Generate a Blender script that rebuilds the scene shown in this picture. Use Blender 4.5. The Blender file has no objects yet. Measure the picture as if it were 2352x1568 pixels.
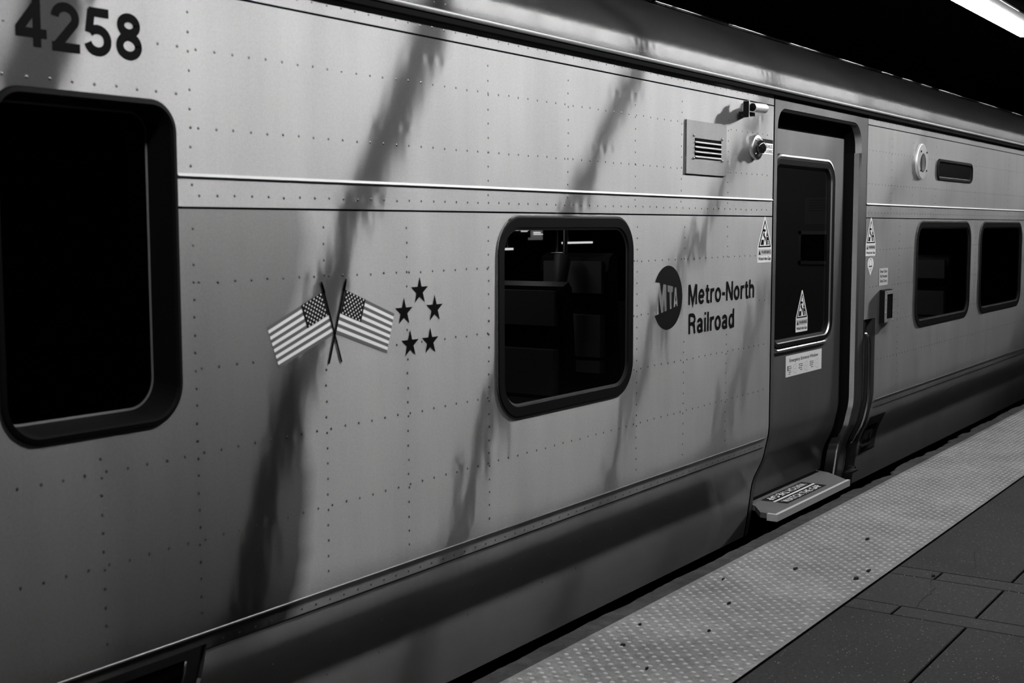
import bpy, bmesh, math, random
from mathutils import Vector, Matrix
from mathutils.geometry import tessellate_polygon
random.seed(7)
S = bpy.context.scene
COL = S.collection
PI = math.pi

# ------------------------------------------------------------------ camera
R = ((0.5793746368137964, -0.07693555020006534, 0.8114221782354083),
     (-0.8150485337223634, -0.04910135452366444, 0.5773083618491653),
     (-0.004573608412063132, -0.9958262790765037, -0.09115428682590009))
FPX, CX, CY = 2879.715, 1101.978, 790.937
CAM = Vector((0.0, -2.5, 1.46))
cd = bpy.data.cameras.new('camera'); cam = bpy.data.objects.new('camera', cd); COL.objects.link(cam)
cd.sensor_width = 36.0; cd.lens = FPX / 2352 * 36
cd.shift_x = (1176 - CX) / 2352; cd.shift_y = -(784 - CY) / 2352
right = Vector((R[0][0], R[1][0], R[2][0])); down = Vector((R[0][1], R[1][1], R[2][1])); fwd = Vector((R[0][2], R[1][2], R[2][2]))
m = Matrix((right, -down, -fwd)).transposed().to_4x4(); m.translation = CAM
cam.matrix_world = m
cd.clip_start = 0.05; cd.clip_end = 200
cd.dof.use_dof = True; cd.dof.focus_distance = 6.3; cd.dof.aperture_fstop = 5.0
S.camera = cam

# ------------------------------------------------------------------ world, exposure
W = bpy.data.worlds.new('world'); S.world = W; W.use_nodes = True
W.node_tree.nodes['Background'].inputs[0].default_value = (0.0, 0.0, 0.0, 1)
W.node_tree.nodes['Background'].inputs[1].default_value = 0.0
S.view_settings.view_transform = 'Standard'; S.view_settings.look = 'None'
S.view_settings.gamma = 1.0; S.view_settings.exposure = 0.0
S.view_settings.use_curve_mapping = False
S.cycles.use_denoising = True; S.cycles.use_adaptive_sampling = False
S.cycles.max_bounces = 8
LAMP = 55.0            # radiance of the fluorescent lenses

def P(u, v, y=0.0):
    """point of the photograph on the plane y = const (the train's side), as (x, z)"""
    a, b = u - CX, v - CY
    r = [R[i][0] * a + R[i][1] * b + R[i][2] * FPX for i in range(3)]
    t = (y - CAM.y) / r[1]
    return CAM.x + t * r[0], CAM.z + t * r[2]

# ------------------------------------------------------------------ materials
MATS = {}
def mat(name, col=0.5, rough=0.6, metal=0.0, spec=0.5, emit=None):
    if name in MATS: return MATS[name]
    m = bpy.data.materials.new(name); m.use_nodes = True; n = m.node_tree.nodes
    b = n['Principled BSDF']
    c = (col, col, col, 1)
    b.inputs['Base Color'].default_value = c
    b.inputs['Roughness'].default_value = rough
    b.inputs['Metallic'].default_value = metal
    b.inputs['Specular IOR Level'].default_value = spec
    if emit:
        b.inputs['Emission Color'].default_value = (1, 1, 1, 1); b.inputs['Emission Strength'].default_value = emit
    MATS[name] = m
    return m

def N(nt, t, **kw):
    n = nt.nodes.new(t)
    for k, v in kw.items(): setattr(n, k, v)
    return n
def coords(nt, scale):
    tc = N(nt, 'ShaderNodeTexCoord'); mp = N(nt, 'ShaderNodeMapping'); mp.inputs['Scale'].default_value = scale
    nt.links.new(tc.outputs['Object'], mp.inputs['Vector']); return mp.outputs[0]
def noise(nt, scale, s, detail=3, rough=.5):
    n = N(nt, 'ShaderNodeTexNoise'); n.inputs['Scale'].default_value = s; n.inputs['Detail'].default_value = detail
    n.inputs['Roughness'].default_value = rough
    nt.links.new(coords(nt, scale), n.inputs['Vector']); return n.outputs['Fac']
def ramp(nt, src, a, b, lo, hi):
    r = N(nt, 'ShaderNodeMapRange'); r.inputs[1].default_value = a; r.inputs[2].default_value = b
    r.inputs[3].default_value = lo; r.inputs[4].default_value = hi
    nt.links.new(src, r.inputs[0]); return r.outputs[0]
def math_(nt, op, a, b=None, c=None):
    n = N(nt, 'ShaderNodeMath', operation=op)
    for i, q in enumerate((a, b, c)):
        if q is None: continue
        if isinstance(q, (int, float)): n.inputs[i].default_value = q
        else: nt.links.new(q, n.inputs[i])
    return n.outputs[0]

def steel(name, base=.50, ax=.0095, az=.80, wave=.0005, dif=.12, stain=False, grain=.00001, pucker=.00009):
    rough = (ax * az) ** .25; an = 1 - (ax / az) ** .5       # lobe widths across and along the brushing
    m = bpy.data.materials.new(name); m.use_nodes = True; nt = m.node_tree
    nt.nodes.remove(nt.nodes['Principled BSDF'])
    tg = N(nt, 'ShaderNodeCombineXYZ'); tg.inputs[0].default_value = 1.0
    # panel waviness between the weld rows, plus the fine mill grain
    w1 = noise(nt, (1, 1, .55), 2.6, 2, .55)
    w2 = noise(nt, (1, 1, .35), 9.0, 2, .5)
    w3 = noise(nt, (1, 1, .8), 260, 2, .6)
    h = math_(nt, 'ADD', math_(nt, 'MULTIPLY', w1, wave * 6), math_(nt, 'MULTIPLY', w2, wave))
    h = math_(nt, 'ADD', h, math_(nt, 'MULTIPLY', w3, grain))
    # puckering of the sheet along the weld rows
    tco = N(nt, 'ShaderNodeTexCoord'); spo = N(nt, 'ShaderNodeSeparateXYZ'); nt.links.new(tco.outputs['Object'], spo.inputs[0])
    cz = math_(nt, 'COSINE', math_(nt, 'MULTIPLY', math_(nt, 'SUBTRACT', spo.outputs[2], 1.326), PI/.226))
    pk = math_(nt, 'POWER', math_(nt, 'MULTIPLY', cz, cz), 18.0)
    sx_ = math_(nt, 'SINE', math_(nt, 'MULTIPLY', spo.outputs[0], 2*PI/.0625))
    h = math_(nt, 'ADD', h, math_(nt, 'MULTIPLY', math_(nt, 'MULTIPLY', pk, sx_), pucker))
    bp = N(nt, 'ShaderNodeBump'); bp.inputs['Distance'].default_value = 1.0; bp.inputs['Strength'].default_value = 1.0
    nt.links.new(h, bp.inputs['Height'])
    # streaky grime, vertical runs
    g1 = noise(nt, (1, 1, .16), 6, 4, .6)
    g2 = noise(nt, (1, 1, 1), 420, 2, .6)
    c = math_(nt, 'ADD', ramp(nt, g1, .3, .75, base * 1.04, base * .90), math_(nt, 'ADD', ramp(nt, g2, .3, .7, -.13*base, .13*base), ramp(nt, noise(nt, (1, 1, 1), 110, 3, .6), .3, .7, -.05*base, .05*base)))
    rr = ramp(nt, g1, .3, .75, rough - .01, rough + .02)
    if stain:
        # darker area with a wavy outline at the near end, deeper towards the bottom
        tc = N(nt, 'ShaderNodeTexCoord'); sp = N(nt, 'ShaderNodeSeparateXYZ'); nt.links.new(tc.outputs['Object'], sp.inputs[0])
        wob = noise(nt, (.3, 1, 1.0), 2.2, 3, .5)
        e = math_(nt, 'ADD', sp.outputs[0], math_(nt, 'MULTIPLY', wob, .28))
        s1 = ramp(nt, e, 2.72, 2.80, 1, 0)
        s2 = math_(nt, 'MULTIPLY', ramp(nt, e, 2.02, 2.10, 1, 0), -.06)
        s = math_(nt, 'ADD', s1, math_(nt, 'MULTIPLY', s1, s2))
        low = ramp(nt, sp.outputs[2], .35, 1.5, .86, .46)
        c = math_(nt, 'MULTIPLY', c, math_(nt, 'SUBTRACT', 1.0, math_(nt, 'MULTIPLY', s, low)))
    cc = N(nt, 'ShaderNodeCombineColor')
    for i in range(3): nt.links.new(c, cc.inputs[i])
    # horizontal brushing: highlights smear up and down, hardly sideways
    gl = N(nt, 'ShaderNodeBsdfAnisotropic'); gl.distribution = 'GGX'; gl.inputs['Anisotropy'].default_value = an
    nt.links.new(cc.outputs[0], gl.inputs['Color']); nt.links.new(rr, gl.inputs['Roughness']); nt.links.new(bp.outputs[0], gl.inputs['Normal']); nt.links.new(tg.outputs[0], gl.inputs['Tangent'])
    acc = gl.outputs[0]
    d = N(nt, 'ShaderNodeBsdfDiffuse'); nt.links.new(cc.outputs[0], d.inputs[0]); nt.links.new(bp.outputs[0], d.inputs['Normal'])
    mx = N(nt, 'ShaderNodeMixShader'); mx.inputs[0].default_value = dif
    nt.links.new(acc, mx.inputs[1]); nt.links.new(d.outputs[0], mx.inputs[2])
    nt.links.new(mx.outputs[0], nt.nodes['Material Output'].inputs[0])
    MATS[name] = m; return m

def grit(name, lo, hi, s1, s2, speck=0.0, rough=.8, bump=.0006, dirt=.3):
    m = bpy.data.materials.new(name); m.use_nodes = True; nt = m.node_tree; b = nt.nodes['Principled BSDF']
    a = noise(nt, (1, 1, 1), s1, 4, .6); f = noise(nt, (1, 1, 1), s2, 3, .7); big = noise(nt, (1, 1, 1), 2.3, 4, .6)
    c = ramp(nt, a, .3, .7, lo, hi)
    c = math_(nt, 'MULTIPLY', c, ramp(nt, f, .3, .7, .75, 1.25))
    c = math_(nt, 'MULTIPLY', c, ramp(nt, big, .35, .7, 1.1, 1.1 - dirt))
    if speck:
        v = N(nt, 'ShaderNodeTexVoronoi'); v.inputs['Scale'].default_value = 120
        nt.links.new(coords(nt, (1, 1, 1)), v.inputs['Vector'])
        sp = N(nt, 'ShaderNodeSeparateColor'); nt.links.new(v.outputs['Color'], sp.inputs[0])
        near = ramp(nt, v.outputs['Distance'], .08, .28, 1, 0)
        pick = ramp(nt, sp.outputs[0], .86, 1.0, 0, 1)
        c = math_(nt, 'ADD', c, math_(nt, 'MULTIPLY', math_(nt, 'MULTIPLY', near, pick), speck))
    cc = N(nt, 'ShaderNodeCombineColor')
    for i in range(3): nt.links.new(c, cc.inputs[i])
    nt.links.new(cc.outputs[0], b.inputs['Base Color']); b.inputs['Roughness'].default_value = rough; b.inputs['Specular IOR Level'].default_value = .2
    bp = N(nt, 'ShaderNodeBump'); bp.inputs['Distance'].default_value = 1.0
    nt.links.new(math_(nt, 'MULTIPLY', f, bump), bp.inputs['Height']); nt.links.new(bp.outputs[0], b.inputs['Normal'])
    MATS[name] = m; return m

def glass(name, tint=.75, refl=1.0):
    m = bpy.data.materials.new(name); m.use_nodes = True; nt = m.node_tree
    for n in list(nt.nodes):
        if n.type == 'BSDF_PRINCIPLED': nt.nodes.remove(n)
    t = N(nt, 'ShaderNodeBsdfTransparent'); t.inputs[0].default_value = (tint, tint, tint, 1)
    g = N(nt, 'ShaderNodeBsdfGlossy'); g.inputs['Roughness'].default_value = .02; g.inputs[0].default_value = (1, 1, 1, 1)
    fr = N(nt, 'ShaderNodeFresnel'); fr.inputs[0].default_value = 1.5
    mx = N(nt, 'ShaderNodeMixShader')
    nt.links.new(fr.outputs[0], mx.inputs[0]); nt.links.new(t.outputs[0], mx.inputs[1]); nt.links.new(g.outputs[0], mx.inputs[2])
    nt.links.new(mx.outputs[0], nt.nodes['Material Output'].inputs[0])
    MATS[name] = m; return m

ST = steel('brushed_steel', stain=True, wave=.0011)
STU = steel('brushed_steel_upper', base=.50)
STV = steel('vent_steel', base=.34, wave=.0003)
STS = steel('skirt_steel', base=.46, az=.38, dif=.10, wave=.0006)
STR = steel('roof_steel', base=.21, az=.22, dif=.03, wave=.00012)
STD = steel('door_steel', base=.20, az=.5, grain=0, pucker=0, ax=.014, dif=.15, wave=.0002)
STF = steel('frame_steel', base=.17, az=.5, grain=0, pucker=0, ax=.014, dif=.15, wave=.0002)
STG = steel('dark_steel', base=.10, az=.4, dif=.2, wave=.0004)
WELD = mat('weld_dimple', .16, .35, 1.0)
CHROME = mat('polished_steel', .55, .22, 1.0)
BRIGHT = mat('bright_steel', .75, .42, .7)
NOSE = mat('nosing_metal', .50, .42)
SATIN = mat('satin_steel', .32, .38, 1.0)
WHITE = mat('white_film', .80, .45)
LIGHTG = mat('light_grey_film', .55, .5)
MIDG = mat('mid_grey_film', .14, .5)
BLACKF = mat('black_film', .008, .7, spec=.12)
LETTER = mat('letter_black', .003, .7, spec=.06)
RUBBER = mat('black_rubber', .004, .6, spec=.08)
DARK = mat('shadow_black', .004, .9, spec=.05)
GLASS = glass('window_glass', .6)
GLASSD = glass('door_glass', .8)
SMOKE = mat('smoked_lens', .01, .12)
SEAT = mat('seat_vinyl', .32, .5)
SEATD = mat('seat_dark', .012, .35)
INT = mat('interior_dark', .02, .7)
INTG = mat('interior_grey', .16, .5)
TUNNEL = mat('tunnel_soot', .006, .9, spec=.05)
TACT = grit('tactile_tile', .14, .24, 30, 190, rough=.7, dirt=.5)
DOMEM = grit('tactile_dome', .30, .42, 60, 300, rough=.65, dirt=.2)
EDGE = grit('kerb_concrete', .028, .058, 14, 160, rough=.9, dirt=.5, bump=.002)
SLAB = grit('granite_slab', .007, .024, 70, 260, speck=.45, rough=.75, dirt=.45)
SLAB2 = grit('granite_band', .012, .028, 70, 260, speck=.4, rough=.75, dirt=.2)
PLATE = grit('step_grip', .09, .15, 160, 420, rough=.6, dirt=.3)
LENS = mat('lamp_lens', .8, .5, emit=LAMP)
DIM = [.45, .55, 1, 1, 1, .85, .6, .45, .42, .45, .4, .4, .4]     # lamps out of frame dimmed to darken both ends of the car
LENSES = [mat('lamp_lens_%d' % int(a*100), .8, .5, emit=LAMP*a) if a < 1 else LENS for a in DIM]
HOUSE = mat('lamp_housing', .06, .5)
FARL = mat('distant_light', .5, .5, emit=1.2)
FARD = mat('distant_sign', .2, .5, emit=.11)

# ------------------------------------------------------------------ mesh builder
class MB:
    def __init__(s): s.v = []; s.f = []; s.m = []; s.mats = []; s.sm = []
    def mi(s, mt):
        if mt not in s.mats: s.mats.append(mt)
        return s.mats.index(mt)
    def add(s, vs, fs, mt, smooth=False):
        o = len(s.v); s.v += [tuple(p) for p in vs]; k = s.mi(mt)
        for f in fs: s.f.append(tuple(o + i for i in f)); s.m.append(k); s.sm.append(smooth)
    def box(s, a, b, mt):
        x0, y0, z0 = a; x1, y1, z1 = b
        v = [(x0,y0,z0),(x1,y0,z0),(x1,y1,z0),(x0,y1,z0),(x0,y0,z1),(x1,y0,z1),(x1,y1,z1),(x0,y1,z1)]
        s.add(v, [(0,3,2,1),(4,5,6,7),(0,1,5,4),(1,2,6,5),(2,3,7,6),(3,0,4,7)], mt)
    def tube(s, pts, r, mt, n=10, caps=True):
        pts = [Vector(p) for p in pts]; rr = r if isinstance(r, (list, tuple)) else [r] * len(pts)
        vs = []; fs = []; up = None
        for i, p in enumerate(pts):
            d = (pts[min(i + 1, len(pts) - 1)] - pts[max(i - 1, 0)]).normalized()
            if up is None: up = d.orthogonal().normalized()
            up = (up - d * up.dot(d)).normalized(); w = d.cross(up)
            for k in range(n):
                a = 2 * PI * k / n; vs.append(p + (up * math.cos(a) + w * math.sin(a)) * rr[i])
        for i in range(len(pts) - 1):
            for k in range(n):
                fs.append((i*n+k, i*n+(k+1)%n, (i+1)*n+(k+1)%n, (i+1)*n+k))
        if caps: fs.append(tuple(range(n-1, -1, -1))); fs.append(tuple((len(pts)-1)*n + k for k in range(n)))
        s.add(vs, fs, mt, True)
    def sheet(s, xz, y, mt, th=0.0):
        """flat polygon in the x-z plane at y, facing -y, optional thickness back to y+th"""
        tri = tessellate_polygon([[Vector((a, b, 0)) for a, b in xz]])
        fs = []
        for t in tri:
            a, b, c = (xz[i] for i in t)
            ar = (b[0]-a[0])*(c[1]-a[1]) - (b[1]-a[1])*(c[0]-a[0])
            fs.append(tuple(t) if ar > 0 else tuple(reversed(t)))
        n = len(xz); s.add([(a, y, b) for a, b in xz], fs, mt)
        if th: s.add([(a, y, b) for a, b in xz] + [(a, y + th, b) for a, b in xz], [(i, i+n, (i+1)%n+n, (i+1)%n) for i in range(n)], mt)
    def sheet_holes(s, outer, holes, y, mt):
        loops = [outer] + holes
        tri = tessellate_polygon([[Vector((a, b, 0)) for a, b in L] for L in loops])
        fl = [q for L in loops for q in L]; fs = []
        for t in tri:
            a, b, c = (fl[i] for i in t)
            ar = (b[0]-a[0])*(c[1]-a[1]) - (b[1]-a[1])*(c[0]-a[0])
            fs.append(tuple(t) if ar > 0 else tuple(reversed(t)))
        s.add([(a, y, b) for a, b in fl], fs, mt)
    def ring(s, L0, y0, L1, y1, mt, smooth=False):
        """band between two loops of the same length"""
        n = len(L0)
        s.add([(a, y0, b) for a, b in L0] + [(a, y1, b) for a, b in L1], [(i, (i+1)%n, (i+1)%n+n, i+n) for i in range(n)], mt, smooth)
    def text(s, txt, x0, x1, z0, z1, y, mt, bold=0.0, hgt=None):
        vs, fs = glyphs(txt, bold)
        ax = min(v[0] for v in vs); bx = max(v[0] for v in vs); az = min(v[1] for v in vs); bz = max(v[1] for v in vs)
        s.add([(x0 + (v[0]-ax)/(bx-ax)*(x1-x0), y, z0 + (v[1]-az)/(bz-az)*(z1-z0)) for v in vs], fs, mt)
    def build(s, name, parent=None, label=None):
        me = bpy.data.meshes.new(name); me.from_pydata(s.v, [], s.f)
        for q in s.mats: me.materials.append(q)
        me.polygons.foreach_set('material_index', s.m); me.polygons.foreach_set('use_smooth', s.sm)
        me.update()
        o = bpy.data.objects.new(name, me); COL.objects.link(o)
        if parent: o.parent = parent
        if label: o['label'] = label
        return o

GL = {}
def glyphs(txt, bold):
    k = (txt, bold)
    if k not in GL:
        c = bpy.data.curves.new('t', 'FONT'); c.body = txt; c.offset = bold; c.resolution_u = 6
        o = bpy.data.objects.new('t', c); COL.objects.link(o)
        dg = bpy.context.evaluated_depsgraph_get()
        me = bpy.data.meshes.new_from_object(o.evaluated_get(dg))
        GL[k] = ([(v.co.x, v.co.y) for v in me.vertices], [tuple(p.vertices) for p in me.polygons])
        bpy.data.objects.remove(o); bpy.data.curves.remove(c); bpy.data.meshes.remove(me)
    return GL[k]

def arc(cx, cy, rx, ry, a0, a1, n=18):
    return [(cx + rx*math.cos(math.radians(a0+(a1-a0)*k/n)), cy + ry*math.sin(math.radians(a0+(a1-a0)*k/n))) for k in range(n+1)]
# grotesque letterforms as strokes: width, weight-independent paths, unit cap height
GR = {'4': (.60, [[(.41, 1), (.41, 0)], [(.44, .93), (.06, .33)], [(0, .285), (.60, .285)]]),
 '2': (.56, [arc(.275, .70, .205, .225, 178, -28) + [(.10, .10)], [(.0, .075), (.56, .075)]]),
 '5': (.57, [[(.10, .925), (.52, .925)], [(.155, .96), (.095, .47)], arc(.275, .315, .215, .245, 140, -165)]),
 '8': (.57, [arc(.285, .745, .175, .175, 0, 368, 34), arc(.285, .29, .205, .215, 0, 368, 34)]),
 'M': (.68, [[(.07, 0), (.07, 1)], [(.61, 0), (.61, 1)], [(.09, 1), (.34, .06), (.59, 1)]]),
 'e': (.50, [[(.09, .37), (.43, .37)], arc(.25, .36, .18, .30, 2, 325, 28)]),
 't': (.30, [[(.15, .92), (.15, .16), (.17, .09), (.22, .06), (.30, .06)], [(.01, .665), (.29, .665)]]),
 'r': (.31, [[(.075, 0), (.075, .72)], [(.085, .46), (.12, .58), (.19, .645), (.31, .655)]]),
 'o': (.50, [arc(.25, .36, .18, .30, 0, 368, 34)]),
 '-': (.27, [[(.02, .385), (.25, .385)]]),
 'N': (.59, [[(.07, 0), (.07, 1)], [(.52, 0), (.52, 1)], [(.08, .98), (.51, .02)]]),
 'h': (.48, [[(.075, 0), (.075, 1)], arc(.24, .46, .165, .20, 180, 0) + [(.405, 0)]]),
 'R': (.56, [[(.07, 0), (.07, 1)], [(.07, .935), (.27, .935)] + arc(.27, .715, .20, .22, 90, -90) + [(.07, .495)], [(.33, .47), (.42, .40), (.44, .30), (.45, .10), (.49, 0)]]),
 'a': (.48, [arc(.22, .50, .155, .16, 170, 0) + [(.375, .10), (.42, .02)], arc(.215, .215, .14, .155, 20, 340, 24), [(.36, .40), (.20, .36)]]),
 'i': (.15, [[(.075, 0), (.075, .72)], [(.075, .87), (.075, 1)]]),
 'l': (.15, [[(.075, 0), (.075, 1)]]),
 'd': (.48, [[(.405, 0), (.405, 1)], arc(.235, .36, .165, .30, 0, 368, 34)])}
def grotesque(mb, txt, x0, x1, z0, z1, y, mt, wt=.13, gap=.075):
    tot = sum(GR[c][0] for c in txt) + gap*(len(txt)-1); sx = (x1-x0)/tot; sz = z1-z0; x = 0
    for c in txt:
        for path in GR[c][1]:
            pts = []
            for a, b in path:
                q = Vector(((x+a)*sx, b*sz))
                if not pts or (q-pts[-1]).length > 1e-6: pts.append(q)
            L = []; n = len(pts); w = wt*sz/2
            for i, p in enumerate(pts):
                d0 = (p-pts[i-1]).normalized() if i else (pts[1]-p).normalized()
                d1 = (pts[i+1]-p).normalized() if i < n-1 else d0
                t = (d0+d1).normalized(); nn = Vector((-t.y, t.x)); k = w/max(.35, nn.dot(Vector((-d1.y, d1.x))))
                L += [(x0+p.x+nn.x*k, y, z0+p.y+nn.y*k), (x0+p.x-nn.x*k, y, z0+p.y-nn.y*k)]
            mb.add(L, [(2*i, 2*i+1, 2*i+3, 2*i+2) for i in range(n-1)], mt)
            y -= .00002
        x += GR[c][0] + gap

def rrect(x0, x1, z0, z1, r, n=10):
    """rounded rectangle, counter-clockwise seen from -y; r one radius or (bl, br, tr, tl)"""
    r = r if isinstance(r, tuple) else (r,)*4; out = []
    for (cx, cz, q, a0) in ((x0+r[0], z0+r[0], r[0], PI), (x1-r[1], z0+r[1], r[1], 1.5*PI), (x1-r[2], z1-r[2], r[2], 0), (x0+r[3], z1-r[3], r[3], .5*PI)):
        for k in range(n + 1):
            a = a0 + .5*PI*k/n; out.append((cx + q*math.cos(a), cz + q*math.sin(a)))
    return out
def circ(cx, cz, r, n=40): return [(cx + r*math.cos(2*PI*k/n), cz + r*math.sin(2*PI*k/n)) for k in range(n)]

def empty(name, loc=(0,0,0), parent=None):
    o = bpy.data.objects.new(name, None); o.empty_display_size = .2; COL.objects.link(o); o.location = loc
    if parent: o.parent = parent
    return o
def tag(o, label, cat, group=None):
    o['label'] = label; o['category'] = cat
    if group: o['group'] = group
    return o
def struct(o, label):
    o['kind'] = 'structure'; o['label'] = label; o['category'] = label_cat[o.name.split('_')[0]]; return o
label_cat = {'floor': 'floor', 'wall': 'wall', 'ceiling': 'ceiling', 'trim': 'kerb'}

# car side profile: y of the skin for a height z (tumblehome below the belt ridge)
PROF0 = [(.50, 0.0), (.47, 0.0), (.43, .001), (.39, .0055), (.36, .012), (.33, .0185), (.29, .027), (.257, .037), (.215, .056), (.175, .075), (.14, .087), (.105, .094), (.04, .102), (-.054, .114), (-.16, .131), (-.2, .138)]
PROF = []
for k_ in range(1, len(PROF0)-2):
    (za, a_), (z0_, b_), (z1_, c_), (zd, d_) = PROF0[k_-1:k_+3]
    m0 = (c_-a_)/(z1_-za); m1 = (d_-b_)/(zd-z0_); hh = z1_-z0_
    for q_ in range(4):
        t_ = q_/4
        PROF.append((z0_+hh*t_, (2*t_**3-3*t_**2+1)*b_ + (t_**3-2*t_**2+t_)*hh*m0 + (-2*t_**3+3*t_**2)*c_ + (t_**3-t_**2)*hh*m1))
PROF.append((-.16, .131)); PROF[0] = (.47, 0.0)
def prof(z):
    if z >= PROF[0][0]: return 0.0
    for (z0, y0), (z1, y1) in zip(PROF, PROF[1:]):
        if z >= z1: return y0 + (y1-y0)*(z0-z)/(z0-z1)
    return PROF[-1][1]
XL, XR = -1.5, 24.0
DX0, DX1 = 6.092, 7.532      # door portal, outer seams
OX0, OX1 = 6.150, 7.400      # door opening

# ------------------------------------------------------------------ setting: platform, tunnel
f = MB()
JX = [(4.688, 4.818), (5.262, 5.395)]
g = .0035
def slab(x0, x1, y0, y1, mt=None):
    x0 += g; x1 -= g; y0 += g; y1 -= g
    b = .003
    v = [(x0,y0,-b),(x1,y0,-b),(x1,y1,-b),(x0,y1,-b),(x0+b,y0+b,0),(x1-b,y0+b,0),(x1-b,y1-b,0),(x0+b,y1-b,0),(x0,y0,-.02),(x1,y0,-.02),(x1,y1,-.02),(x0,y1,-.02)]
    f.add(v, [(4,5,6,7),(0,1,5,4),(1,2,6,5),(2,3,7,6),(3,0,4,7),(8,9,1,0),(9,10,2,1),(10,11,3,2),(11,8,0,3)], mt or SLAB)
YE = -.886
ys = [YE, -1.35] + [-1.35 - .62*k for k in range(1, 8)]
xs_big = [(-3.2, -1.2), (-1.2, .8), (.8, 2.7), (2.7, 4.688), (4.818, 5.262), (5.395, 9.2), (9.34, 9.8), (9.93, 14), (14, 19), (19, 26)]
for a, b in xs_big:
    for y1, y0 in zip(ys, ys[1:]): slab(a, b, y0, y1, SLAB2 if b - a < .5 else SLAB)
for a, b in JX + [(9.2, 9.34), (9.8, 9.93)]:
    yb = [YE, -1.073] + [-1.073 - .62*k for k in range(1, 8)]
    for y1, y0 in zip(yb, yb[1:]): slab(a, b, y0, y1, SLAB2)
f.box((-3.2, -5.7, -.30), (26, -.266, -.016), DARK)
f.box((-3.2, -5.7, -1.25), (26, -.30, -.30), EDGE)
# hairline cracks in the slabs
def crack(pts, w):
    vs = []; fs = []
    for i, (x, y) in enumerate(pts):
        vs += [(x - w, y - w, .0006), (x + w, y + w, .0006)]
        if i: fs.append((2*i-2, 2*i-1, 2*i+1, 2*i)[::-1])
    f.add(vs, fs, DARK)
def wig(pts, n=5, a=.006):
    o = []
    for p, q in zip(pts, pts[1:]):
        for k in range(n):
            t = k/n; o.append((p[0]+(q[0]-p[0])*t + random.uniform(-a, a), p[1]+(q[1]-p[1])*t + random.uniform(-a, a)))
    return o + [pts[-1]]
crack(wig([(5.262, -1.062), (5.187, -1.082), (5.133, -1.11), (5.053, -1.12), (4.991, -1.116), (4.826, -1.128)]), .0013)
crack(wig([(5.82, -1.10), (5.70, -1.125), (5.622, -1.156), (5.53, -1.172)]), .0010)
floor = f.build('floor'); struct(floor, 'dark grey stone platform floor of large slabs with speckles and hairline cracks')

# concrete kerb with a crumbled outer edge
k = MB(); n = 900; vs = []; fs = []
ya = -.176; dev = 0
for i in range(n + 1):
    x = -2 + 26*i/n
    amp = .0035 if x < 6.6 else .012
    dev = dev*.8 + random.uniform(-amp, amp)
    if x > 6.6 and random.random() < .03: dev -= random.uniform(.0, .03)
    y = ya + max(-.05, min(.012, dev)) - (.002 if x < 6.6 else .006)
    vs += [(x, -.270, .001), (x, y - .012, .001), (x, y, -.008), (x, y + .004, -.10), (x, -.20, -.45)]
    if i:
        for j in range(4): fs.append((5*i-5+j, 5*i+j, 5*i+j+1, 5*i-5+j+1))
k.add(vs, fs, EDGE)
struct(k.build('trim_1'), 'dark concrete kerb with a crumbled edge between the domed strip and the train')

# raised-dome warning strip
t = MB(); TY0, TY1 = -.884, -.268
t.box((-2.4, TY0, -.015), (24, TY1, .0035), TACT)
tp = tag(t.build('tactile_paving'), 'pale grey raised-dome warning strip running along the platform edge', 'tactile paving')
t = MB()
hs = .0291; pts = []
for kk in range(-7, 13):
    y = -.6548 + hs*kk
    for i in range(-54, 560):
        if (i + kk) % 2: continue
        x = 4.054 + hs*i
        far = x > 8
        nn = 6 if far else 10
        j = random.uniform(.9, 1.05)
        vs = []
        for rr, zz in ((.0100, .0033), (.0090, .0066*j), (.0066, .0080*j)):
            vs += [(x + rr*math.cos(2*PI*q/nn), y + rr*math.sin(2*PI*q/nn), zz) for q in range(nn)]
        vs.append((x, y, .0085*j))
        fs = []
        for L in (0, 1): fs += [(L*nn+q, L*nn+(q+1)%nn, (L+1)*nn+(q+1)%nn, (L+1)*nn+q) for q in range(nn)]
        fs += [(2*nn+q, 2*nn+(q+1)%nn, 3*nn) for q in range(nn)]
        t.add(vs, fs, DOMEM, True)
dm = t.build('domes', tp, 'rows of low truncated domes with worn pale tops'); dm['kind'] = 'stuff'

# flattened gum spots
for (x, y, r) in ((5.078, -.545, .016), (5.222, -.815, .017), (5.078, -.809, .018), (5.761, -.63, .016), (5.309, -1.059, .014), (4.45, -.52, .012), (4.10, -.60, .010), (3.78, -.42, .014), (4.02, -.36, .010), (3.62, -.60, .009), (4.75, -.36, .010)):
    b = MB(); nn = 12; z0 = .0036 if y > TY0 else .0001
    ring0 = [(x + 1.15*r*math.cos(2*PI*q/nn)*random.uniform(.7, 1.3), y + .55*r*math.sin(2*PI*q/nn)*random.uniform(.7, 1.3)) for q in range(nn)]
    vs = [(a, c, z0) for a, c in ring0] + [(x + (a-x)*.8, y + (c-y)*.8, z0 + .0068) for a, c in ring0] + [(x, y, z0 + .0072)]
    b.add(vs, [(q, (q+1)%nn, (q+1)%nn+nn, q+nn) for q in range(nn)] + [(q+nn, (q+1)%nn+nn, 2*nn) for q in range(nn)], BLACKF, True)
    if y < TY0: tag(b.build('gum_spot'), 'dark flattened gum spot on the dark stone slab beside a joint', 'gum')
    else: tag(b.build('gum_spot'), 'dark flattened gum spot among the domes of the pale warning strip', 'gum', 'gum spots on the warning strip')

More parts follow.
